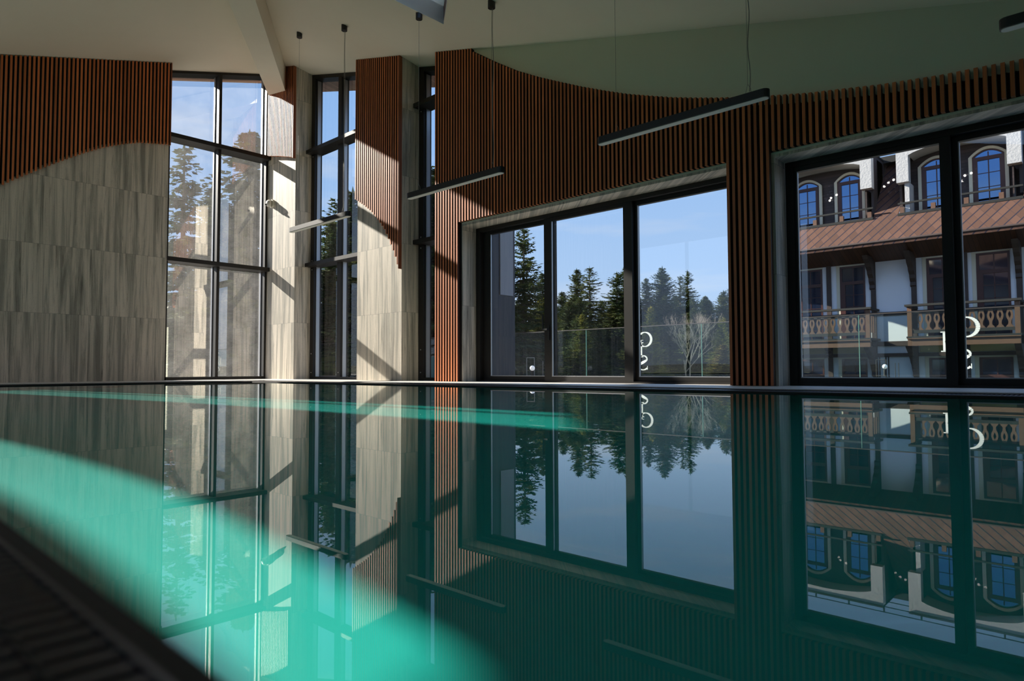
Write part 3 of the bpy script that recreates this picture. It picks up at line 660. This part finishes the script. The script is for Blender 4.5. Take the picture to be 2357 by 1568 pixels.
# ---------------------------------------------------------------- trees
def spruce_mesh(seed, Ht=10.0, Rr=2.0, spacing=.22, nb=8, sparse=0.0, tw_=1.0, start=.06):
    rnd = random.Random(seed); t = MB(); f = MB()
    segs_ = 8
    for i in range(segs_): t.tube((0, 0, Ht*i/segs_), (0, 0, Ht*(i+1)/segs_), .11*(1-i/segs_)+.01, .11*(1-(i+1)/segs_)+.01, n=7)
    z = Ht*start
    lob = [rnd.uniform(.75, 1.15) for _ in range(12)]
    while z < Ht*.995:
        k = z/Ht; Rz = 1.35*Rr*((1-k)**.8)*(.85+.15*math.sin(z*2.6+seed))+.06
        if k < .15: Rz *= .8+k
        nn = max(5, int(1.7*nb*(1-.35*k)))
        for j in range(nn):
            if rnd.random() < sparse: continue
            ph = rnd.uniform(0, 6.283); Lb = Rz*rnd.uniform(.6, 1.12)*lob[int(ph/6.284*12)]
            dz0 = rnd.uniform(-.08, .08); droop = .42*(1-k)+.02-(.45 if k > .85 else 0)
            dirv = Vector((math.cos(ph), math.sin(ph), 0)); side = Vector((-dirv.y, dirv.x, 0))
            def P(s): return dirv*(Lb*s)+Vector((0, 0, z+dz0-droop*Lb*s**1.2+.22*Lb*s**3))
            if Lb > .5:
                t.tube(P(0), P(.55), .016*Lb+.006, .008, n=4)
            nst = max(2, int(Lb/.085))
            for s_ in range(nst):
                s = (s_+rnd.random()*.7+.25)/nst
                p = P(min(1, s)); tl = (.13+.17*Lb*(1-s))*rnd.uniform(.7, 1.3)*tw_; wv = .028+.022*rnd.random()
                for sg in (-1, 1):
                    d = (dirv*rnd.uniform(.35, .9)+side*sg*rnd.uniform(.5, 1)+Vector((0, 0, rnd.uniform(-.55, .05)))).normalized()
                    up = Vector((0, 0, 1)); n2 = d.cross(up).normalized()*wv; w2 = (up*rnd.uniform(-.4, .4)).cross(d)*0
                    q = p+d*tl; mid = p+d*tl*.45
                    v = Vector((0, 0, rnd.uniform(-.35, .35)))*wv*2
                    f.q(p, mid+n2+v, q, mid-n2-v)
                d = Vector((dirv.x*.25+rnd.uniform(-.2, .2), dirv.y*.25+rnd.uniform(-.2, .2), -1)).normalized(); tl *= .62; n2 = side*wv
                f.q(p, p+d*tl*.45+n2, p+d*tl, p+d*tl*.45-n2)
            q0 = P(.86); q1 = P(1.0)+dirv*.10; f.q(q0, (q0+q1)/2+side*.07, q1, (q0+q1)/2-side*.07)
        z += spacing*rnd.uniform(.75, 1.25)*(1-.35*k)
    for k in range(5): f.q((0, 0, Ht-.1*k), (.05, .03*k, Ht-.1*k-.12), (0, 0, Ht+.25-.1*k), (-.05, -.03, Ht-.1*k-.12))
    return t, f
protos = {}
def proto(key, **kw):
    t, f = spruce_mesh(**kw); r = thing('spruce_tree', (0, 0, 0))
    a = t.build('trunk', 'bark', r, fix=False); b = f.build('foliage', protos_m[key], r, fix=False); protos[key] = (r, [a, b], False)
protos_m = dict(full='sp1', thin='sp1', wide='sp1', yellow='sp2', rusty='sp3', dense='sp1', light='sp1')
proto('full', seed=3, Rr=2.1, spacing=.20, nb=9)
proto('thin', seed=11, Rr=1.55, spacing=.30, nb=7, sparse=.25)
proto('wide', seed=5, Rr=2.7, spacing=.20, nb=10)
proto('yellow', seed=8, Rr=2.0, spacing=.19, nb=10)
proto('rusty', seed=9, Rr=2.2, spacing=.19, nb=10)
proto('light', seed=21, Rr=2.2, spacing=.26, nb=8, sparse=.15)
used = set()
def tree(key, x, y, ztop, label=None, group=None, wide=1.0, base=None):
    r, ch, _ = protos[key]
    b = gz(x, y)-.1 if base is None else base
    s = (ztop-b)/10.15
    if key in used: o = copy_tree(r)
    else: o = r; used.add(key)
    o.location = (x, y, b); o.rotation_euler = (0, 0, random.Random(x*7+y).uniform(0, 6.28)); o.scale = (s*wide, s*wide, s)
    for k in ('label', 'category', 'group'):
        if k in o: del o[k]
    tag(o, label, 'tree', group); return o
TR = [
 ('thin', -24.35, 9.12, 8.1, 'pale thin-topped spruce at the left edge of the tall corner window', 1.2),
 ('full', -27.2, 11.3, 7.55, 'dense spruce between the pale one and the middle mullion of the corner window', 1.1),
 ('full', -29.68, 12.9, 7.7, 'spruce just left of the middle mullion of the corner window, farther back', 1.0),
 ('full', -24.41, 11.53, 9.2, 'tall pointed spruce filling the right half of the corner window', 1.25),
 ('wide', -27.5, 14.1, 5.6, 'lower spruce behind the tall pointed one in the corner window', 1.1),
 ('wide', -31.5, 10.0, 5.4, 'broad low spruce behind the pale thin one in the corner window', 1.1),
 ('full', -25.44, 15.9, 6.6, 'spruce seen through the left pane of the two-part tall window', 1.2),
 ('wide', -28.35, 18.76, 9.2, 'tallest spruce in the right pane of the two-part tall window', 1.15),
 ('wide', -24.6, 17.6, 6.0, 'broad spruce standing in front of the tallest one in the two-part window', 1.1),
 ('wide', -18.24, 15.59, 7.5, 'spruce filling the narrow window strip left of the first sliding door', 1.1),
 ('yellow', -19.5, 18.0, 5.2, 'yellow-green spruce behind the one in the narrow window strip', 1.1),
 ('light', -18.68, 20.86, 6.1, 'tallest spruce in the left leaf of the first sliding door', 1.0),
 ('full', -23.25, 27.48, 5.3, 'bluish spruce peeking behind the first door mullion', 1.0),
 ('yellow', -20.0, 23.6, 3.4, 'yellow-green spruce low beside the tallest one in the left door leaf', 1.2),
 ('full', -28.04, 35.19, 5.3, 'short dense spruce at the left edge of the middle door leaf', 1.1),
 ('full', -31.48, 41.39, 7.9, 'pointed blue-green spruce in the middle door leaf', .9),
 ('thin', -29.49, 40.38, 7.8, 'gappy spruce with ragged top right of the pointed one', 1.2),
 ('light', -26.71, 39.88, 7.0, 'half-bare spruce just left of the second door mullion', 1.1),
 ('full', -28.43, 43.54, 8.0, 'spruce whose tip touches the second door mullion', .8),
 ('full', -26.02, 42.7, 6.8, 'left small-topped spruce of the right door leaf', .8),
 ('wide', -26.01, 45.03, 7.9, 'broadest tall spruce of the right door leaf', .8),
 ('thin', -23.9, 43.92, 6.9, 'slender spruce left of the twin pair in the right door leaf', .9),
 ('light', -25.31, 47.7, 7.8, 'slender spruce right of the broadest one in the right door leaf', .8),
 ('full', -24.97, 50.13, 5.9, 'small distant spruce tip in the dip of the tree line', .7),
 ('wide', -19.51, 41.66, 5.2, 'round-topped spruce near the right edge of the right door leaf', .9),
 ('full', -20.52, 45.59, 6.2, 'spruce touching the slatted pier at the tree line', .9),
 ('yellow', -17.53, 29.14, 3.2, 'yellow-green conifer behind the frosted letters in the right door leaf', .9),
 ('yellow', -14.6, 31.0, 2.6, 'green-gold conifer right of the bare tree', 1.0),
 ('rusty', -11.07, 23.52, .95, 'small rusty-orange conifer at the lower right of the first sliding door', 1.5),
 ('yellow', -21.2, 33.0, 2.9, 'olive conifer at the left of the middle door leaf below the tree line', 1.0),
]
for key, x, y, z, lab, wd in TR: tree(key, x, y, z+ZC, lab, None, wd*(1.85 if y > 34 else 1.5))
rnd = random.Random(4)
k = 0
while k < 84:
    az = rnd.uniform(-74, -20); d = rnd.uniform(40, 66)
    x, y = d*math.sin(R(az)), d*math.cos(R(az))
    if az > -24: continue
    tree(rnd.choice(['full', 'wide', 'full', 'wide']), x, y, d*rnd.uniform(.082, .112)+ZC, 'dark green spruce in the distant forest wall behind the terrace', 'background forest spruces', rnd.uniform(1.5, 2.0)); k += 1
for i in range(14):
    x, y = -17.5-i*.9+rnd.uniform(-.4, .4), 24.5+i*.55+rnd.uniform(-1, 1)
    tree(rnd.choice(['full', 'wide', 'yellow']), x, y, rnd.uniform(1.8, 3.0)+ZC, 'low dark spruce in the undergrowth behind the glass railing', 'undergrowth spruces behind the railing', 1.3)
# bare deciduous tree
root = thing('bare_tree', (-16, 30, gz(-16, 30)), 'leafless grey tree with fine twigs in the right door leaf', 'tree')
m = MB(); rb = random.Random(2)
def branch(p, d, ln, r, dep):
    q = p+d*ln; m.tube(p, q, r, r*.7, n=5 if dep > 2 else 3)
    if dep == 0: return
    for _ in range(3 if dep > 1 else 4):
        nd = (d+Vector((rb.uniform(-.7, .7), rb.uniform(-.7, .7), rb.uniform(-.15, .55)))).normalized()
        branch(p+d*ln*rb.uniform(.55, 1), nd, ln*rb.uniform(.55, .8), r*.55, dep-1)
zb = gz(-16, 30)
for dx, tilt in ((0, -.12), (.12, .02)): branch(Vector((-16+dx, 30, zb)), Vector((tilt, 0, 1)).normalized(), 1.5, .045, 6)
m.build('trunk_and_branches', 'pale', root, fix=False)
# blue chairs and teal screen glimpsed through the two-part window
m = MB(); m.box(-15.6, -13.2, 12.6, 12.66, -.03, .62); one('canvas_screen', m, 'teal', 'teal screen panel behind the glass railing seen through the two-part window', 'screen')
for i, (x, lab) in enumerate(((-15.2, 'left blue chair on the terrace behind the two-part tall window'), (-14.1, 'right blue chair on the terrace behind the two-part tall window'))):
    r = thing('terrace_chair', (x, 11.2, -.03), lab, 'chair', 'blue terrace chairs')
    bx(x-.22, x+.22, 11.0, 11.4, .17, .21).build('seat', 'blue', r); bx(x-.22, x+.22, 11.38, 11.42, .21, .42).build('backrest', 'blue', r)
    for dx in (-.19, .16):
        for dy in (11.02, 11.36): bx(x+dx, x+dx+.03, dy, dy+.03, -.03, .17).build('leg', 'bead', r)

# ---------------------------------------------------------------- hotel
Hh = thing('hotel_building', (-5, 26, -1.8), 'white half-timbered hotel with brown diamond slate roof, dormers and carved balconies', 'building')
Zh = ZC
HX0, HX1 = -10.9, 3.5; YW = 26.2
bx(HX0, HX1, YW, 33, -2.2, 3.82+Zh).build('wall', 'hotelwall', Hh)
# eave soffit and gutter
m = MB(); m.hexa([(HX0-.3, 24.95, 4.28+Zh), (HX1, 24.95, 4.28+Zh), (HX1, YW, 3.80+Zh), (HX0-.3, YW, 3.80+Zh)], [(HX0-.3, 24.95, 4.34+Zh), (HX1, 24.95, 4.34+Zh), (HX1, YW+.3, 4.2+Zh), (HX0-.3, YW+.3, 4.2+Zh)]); m.build('soffit', 'hsoffit', Hh)
m = MB(); m.tube((HX0-.3, 24.93, 4.30+Zh), (HX1, 24.93, 4.30+Zh), .055, n=10); m.build('gutter', 'timber', Hh)
# roof: sloping 49 degrees, with recesses for the dormers
ROOF = lambda y: 4.37+(y-25.0)*1.16+Zh
D1 = (-10.4, -6.44); D2 = (-5.66, -2.20)
yq = 25.85; ytop = 28.05
m = MB(); th = .08
def rpan(x0, x1, ya, yb): m.hexa([(x0, ya, ROOF(ya)-th), (x1, ya, ROOF(ya)-th), (x1, yb, ROOF(yb)-th), (x0, yb, ROOF(yb)-th)], [(x0, ya, ROOF(ya)), (x1, ya, ROOF(ya)), (x1, yb, ROOF(yb)), (x0, yb, ROOF(yb))])
rpan(HX0-.3, HX1, 24.9, yq); rpan(HX0-.3, D1[0], yq, ytop); rpan(D1[1], D2[0], yq, ytop); rpan(D2[1], HX1, yq, ytop)
m.build('roof', 'roof', Hh)
bx(HX0-.3, HX1, 27.4, 32, 7.65+Zh, 7.9+Zh).build('flat_roof', 'gtimber', Hh)
m = MB()
for i in range(12): m.box(-10.5+i*1.2, -10.45+i*1.2, 27.5, 27.55, 7.9+Zh, 8.5+Zh)
for z in (8.1, 8.3, 8.5): m.box(HX0, HX1, 27.5, 27.53, z+Zh, z+.025+Zh)
m.build('roof_railing', 'black', Hh)
def archpoly(xa, xb, z0, zs, rise, n=14):
    pts = [(xa, z0), (xb, z0), (xb, zs)]
    for i in range(1, n): k = i/n; pts.append((xb+(xa-xb)*k, zs+rise*(1-(2*k-1)**2)))
    pts.append((xa, zs)); return pts
def arched_window(parent, xa, xb, z0, zs, rise, y, trim='cream'):
    fr = MB(); tm = MB(); n = 14
    def ring(mb, o, i, y0, d):
        po = archpoly(xa-o, xb+o, z0, zs, rise+o*.9); pi = archpoly(xa+i, xb-i, z0+(i if i > 0 else 0), zs, rise-i*.6)
        for k in range(len(po)):
            l = (k+1) % len(po)
            if o > .05 and k == 0: continue
            mb.prism([(po[k][0], y0, po[k][1]), (po[l][0], y0, po[l][1]), (pi[l][0], y0, pi[l][1]), (pi[k][0], y0, pi[k][1])], (0, d, 0))
    w = MB(); ring(w, 0, .07, y-.03, .06)
    xm = (xa+xb)/2; zm = zs-.08
    w.box(xa+.05, xb-.05, y-.04, y+.02, zm-.06, zm+.06)
    w.box(xm-.015, xm+.015, y-.02, y+.01, z0+.05, zs+rise-.08)
    w.box(xa+.05, xa+.14, y-.035, y+.01, z0+.05, zm); w.box(xb-.14, xb-.05, y-.035, y+.01, z0+.05, zm)
    for k in (1, 2): zz = z0+.08+(zm-z0-.1)*k/3; w.box(xa+.1, xb-.1, y-.015, y+.01, zz-.01, zz+.01)
    fo = w.build('window', 'wframe', parent)
    tr = MB(); ring(tr, .10, 0, y-.07, .07); tr.build('window_surround', trim, parent)
    p = archpoly(xa+.05, xb-.05, z0+.05, zs, rise-.04); g = MB(); g.q(*[(a, y, c) for a, c in p]); g.build('pane', 'hglass', fo)
    cu = MB(); cu.q((xa+.06, y+.12, z0), (xa+.36*(xb-xa), y+.12, z0), (xa+.30*(xb-xa), y+.12, zs+rise-.1), (xa+.06, y+.12, zs+.0)); cu.build('curtain', 'curtain', fo)
def dormer(x0, x1, wins, lab):
    d = thing('dormer', ((x0+x1)/2, 26.5, 5.3+Zh)); d.parent = Hh; d.matrix_parent_inverse = Matrix.Translation(-Hh.location)
    YF = 25.7; zl = 6.40+Zh; zt_ = 7.72+Zh; lw = .37
    m = MB()
    m.box(x0, x0+lw, YF, 26.02, zl, zt_); m.box(x1-lw, x1, YF, 26.02, zl, zt_)
    for xa, xb in ((x0+.02, x0+.10), (x1-.10, x1-.02)):
        k = MB(); k.hexa([(xa, 26.02, 5.5+Zh), (xb, 26.02, 5.5+Zh), (xb, 28.0, 7.7+Zh), (xa, 28.0, 7.7+Zh)], [(xa, 26.02, zt_), (xb, 26.02, zt_), (xb, 28.0, zt_+.02), (xa, 28.0, zt_+.02)]); k.build('side_cheek', 'shadeslate', d)  # cheek colour carries the shadow on the slate beside each dormer
    n = 16; ia, ib = x0+lw, x1-lw
    for i in range(n):
        a = ia+(ib-ia)*i/n; b = ia+(ib-ia)*(i+1)/n
        za = 7.30+Zh+.22*math.sin(math.pi*i/n)**.7 if 0 < i < n else 7.30+Zh; zb_ = 7.30+Zh+(.22*math.sin(math.pi*(i+1)/n)**.7 if i+1 < n else 0)
        m.hexa([(a, YF, za), (b, YF, zb_), (b, 26.6, zb_), (a, 26.6, za)], [(a, YF, zt_), (b, YF, zt_), (b, 26.6, zt_), (a, 26.6, zt_)])
    # cheek walls reaching down to the recess floor
    for xa, xb in ((x0+lw-.16, x0+lw-.02),):
        m.hexa([(xa, 25.86, 5.36+Zh), (xb, 25.86, 5.36+Zh), (xb, 26.6, 5.36+Zh), (xa, 26.6, 5.36+Zh)], [(xa, 25.86, 6.41+Zh), (xb, 25.86, 6.41+Zh), (xb, 26.6, 6.41+Zh), (xa, 26.6, 6.41+Zh)])
    m.build('surround', 'white', d)
    bx(x1-lw+.10, x1-lw+.14, 25.95, 26.6, 5.36+Zh, 6.41+Zh).build('cheek', 'siding', d)
    bx(x0+.02, x1-.02, 26.55, 27.3, 5.2+Zh, 7.6+Zh).build('siding_wall', 'siding', d)
    bx(x0, x1, 25.75, 26.55, 5.26+Zh, 5.35+Zh).build('ledge', 'gtimber', d)
    m = MB(); m.box(x0, x1, 25.80, 25.86, 5.66+Zh, 5.72+Zh)
    m.build('railing', 'gtimber', d)
    k = x0+.05
    while k < x1: bx(k, k+.13, 25.80, 25.92, 5.35+Zh, 5.56+Zh).build('timber_block', 'btimber', d); k += .93
    bx(x0-.0, x1+.0, 25.66, 27.4, 7.72+Zh, 7.78+Zh).build('cap', 'gtimber', d)
    for xa, xb in wins: arched_window(d, xa, xb, 5.40+Zh, 7.0+Zh, .21, 26.5)
    return d
dormer(D1[0], D1[1], [(-9.35, -8.45), (-7.80, -6.95)], '')
dormer(D2[0], D2[1], [(-5.05, -4.15), (-3.58, -2.70)], '')
# facade timber
m = MB(); yf = YW-.07
for a in (-10.6, -8.17, -6.67, -5.40, -3.92, -2.49, -.9, .6, 2.1): m.box(a, a+.155, yf, YW+.02, -1.9, 3.82+Zh)
for z0, z1 in ((.40, .52), (.78, .94), (1.86, 1.98)): m.box(HX0, HX1, yf+.02, YW+.02, z0+Zh, z1+Zh)
m.build('timber_frame', 'timber', Hh)
def corbel(x, ztop, zbot, yout):
    m = MB(); n = 9; pts = []
    for i in range(n+1):
        k = i/n; y = YW-.07-(YW-.07-yout)*(1-k)**1.6; z = ztop+(zbot-ztop)*k
        pts.append((y-(.05 if i % 2 else 0), z))
    poly = [(x, YW-.05, ztop)] + [(x, p[0], p[1]) for p in pts] + [(x, YW-.05, zbot-.05)]
    m.prism(poly, (.17, 0, 0)); m.build('corbel', 'timber', Hh)
for a in (-6.70, -5.42, -2.50, -10.6): corbel(a, 3.95+Zh, 2.85+Zh, 25.25); corbel(a, .74+Zh, -.25+Zh, 25.15)
corbel(-8.19, .74+Zh, .42+Zh, 25.8)
def hotel_window(xa, xb, z0, z1):
    bx(xa-.13, xb+.02, YW-.02, YW-.002, z1, z1+.05).build('window_surround', 'cream', Hh)
    bx(xa-.12, xa, YW-.02, YW-.003, z0, z1).build('window_surround', 'cream', Hh)
    m = MB(); y = YW-.03
    m.box(xa, xb, y, y+.05, z1-.07, z1); m.box(xa, xa+.08, y, y+.05, z0, z1-.07); m.box(xb-.06, xb, y, y+.05, z0, z1-.07)
    zm = z1-.62 if z1-z0 > 1.8 else None; xm = (xa+xb)/2+.03
    if zm:
        m.box(xa+.08, xb-.06, y-.01, y+.05, zm-.06, zm+.06)
        m.box(xa+.08, xa+.18, y-.005, y+.05, z0, zm-.06)
    m.box(xm-.015, xm+.015, y+.02, y+.05, z0, z1-.07)
    zz = (zm or z1)-.45
    while zz > z0: m.box(xa+.1, xb-.06, y+.02, y+.05, zz-.01, zz+.01); zz -= .42
    f = m.build('window', 'wframe', Hh)
    g = MB(); g.q((xa+.08, YW-.004, z0), (xb-.06, YW-.004, z0), (xb-.06, YW-.004, z1-.07), (xa+.08, YW-.004, z1-.07)); g.build('pane', simple_dark, f)
simple_dark = simple('dark_hotel_pane', (.012, .02, .045), .04, spec=.9)
for xa, xb in ((-9.25, -8.33), (-7.71, -6.86), (-4.94, -4.08), (-3.53, -2.64), (-.4, .45), (1.0, 1.9)):
    hotel_window(xa, xb, .98+Zh, 3.74+Zh); hotel_window(xa, xb, -1.6+Zh, .34+Zh)
for x0, x1 in ((-10.4, -6.56), (-5.2, -2.3)): bx(x0, x1, YW-.012, YW-.001, .53+Zh, .77+Zh).build('render_band', 'ochre', Hh)
m = MB()
for a in (-6.40, -6.20, -6.12): m.box(a, a+.035, YW-.35, YW-.30, -1.5, .42+Zh)
m.box(-6.42, -6.08, YW-.35, YW-.30, .38+Zh, .42+Zh); m.build('door_canopy_posts', 'gtimber', Hh)
def baluster(x, y, z0, z1):
    rows = [(0, .10, 0), (.04, .10, 0), (.05, .07, 0), (.09, .085, 0), (.12, .05, 0), (.2, .035, 0), (.34, .04, 0), (.42, .06, 0), (.46, .072, .001), (.56, .085, .022), (.66, .088, .036), (.74, .082, .028), (.84, .066, .002), (.88, .06, 0), (1, .05, 0)]
    m = MB(); h = z1-z0
    for (a, wa, ha), (b, wb, hb) in zip(rows, rows[1:]):
        za, zb_ = z0+a*h, z0+b*h
        if ha or hb:
            for s in (-1, 1): m.prism([(x+s*wa, y, za), (x+s*ha, y, za), (x+s*hb, y, zb_), (x+s*wb, y, zb_)], (0, .035, 0))
        else: m.prism([(x-wa, y, za), (x+wa, y, za), (x+wb, y, zb_), (x-wb, y, zb_)], (0, .035, 0))
    return m
def balcony(x0, x1):
    d = thing('balcony', ((x0+x1)/2, 25.1, .7+Zh)); d.parent = Hh; d.matrix_parent_inverse = Matrix.Translation(-Hh.location)
    m = MB(); m.box(x0-.03, x1+.03, 24.97, YW, .98+Zh, 1.04+Zh); m.build('floor_slab', 'gtimber', d)
    m = MB(); m.box(x0, x1, 25.0, 25.14, .73+Zh, .95+Zh); m.box(x0-.01, x1+.01, 24.97, 25.05, .95+Zh, .98+Zh); m.build('edge_beam', 'btimber', d)
    m = MB()
    for a in (x0, x1-.13): m.box(a, a+.13, 25.0, 25.13, 1.04+Zh, 2.02+Zh)
    m.build('corner_post', 'btimber', d)
    m = MB(); m.box(x0-.06, x1+.06, 24.93, 25.17, 2.03+Zh, 2.10+Zh); m.box(x0, x1, 25.02, 25.10, 1.82+Zh, 1.90+Zh)
    for a in (x0-.04, x1-.10): m.box(a, a+.13, 25.1, YW-.05, 2.02+Zh, 2.09+Zh)
    m.build('handrail', 'gtimber', d)
    m = MB(); m.box(x0+.1, x1-.1, 25.01, 25.11, 1.14+Zh, 1.24+Zh); m.build('bottom_rail', 'gtimber', d)
    x = x1-.26
    mesh0 = None
    while x > x0+.2:
        baluster(x, 25.04, 1.24+Zh, 1.82+Zh).build('baluster', 'btimber', d); x -= .237
    y = 25.35
    while y < 26.0:
        for a in (x1-.10,):
            m = MB(); m.box(a, a+.035, y-.05, y+.05, 1.24+Zh, 1.82+Zh); m.build('baluster', 'btimber', d)
        y += .24
balcony(-10.3, -6.44); balcony(-5.31, -2.32)

# glass cluster lights behind the camera: they show only as sparkles mirrored in the second sliding door
bulbm = simple('lit_bulb', (.9, .9, .9), .3, emit=((1.0, .93, .85), 14.0))
for (x, y, z, lab) in ((-5.98, -3.0, 5.07, 'glass cluster chandelier mirrored left in the second sliding door'),
                       (-4.50, -3.0, 5.16, 'glass cluster chandelier mirrored between the two dormers in the second sliding door'),
                       (-2.83, -3.0, 5.05, 'glass cluster chandelier mirrored right in the second sliding door')):
    r = thing('chandelier', (x, y, z), lab, 'chandelier', 'glass cluster chandeliers behind the viewpoint'); rq = random.Random(int(abs(x)*100))
    m = MB(); m.tube((x, y, z+.1), (x, y, CZ(x, y)), .006); m.tube((x, y, z+.1), (x, y, z+.16), .05, n=12); m.build('stem', 'black', r)
    for k in range(3):
        p = (x+(k-1)*.10+rq.uniform(-.03, .03), y+rq.uniform(-.1, .1), z+(k-1)*.07+rq.uniform(-.03, .03)); q = MB(); q.sphere(p, .032, 10, 8); q.build('bulb', bulbm, r)
    q = MB()
    for k in range(24): q.sphere((x+rq.gauss(0, .16), y+rq.gauss(0, .16), z+rq.gauss(0, .14)), .022, 8, 6)
    tag(q.build('glass_beads', 'bead', r), kind='stuff')
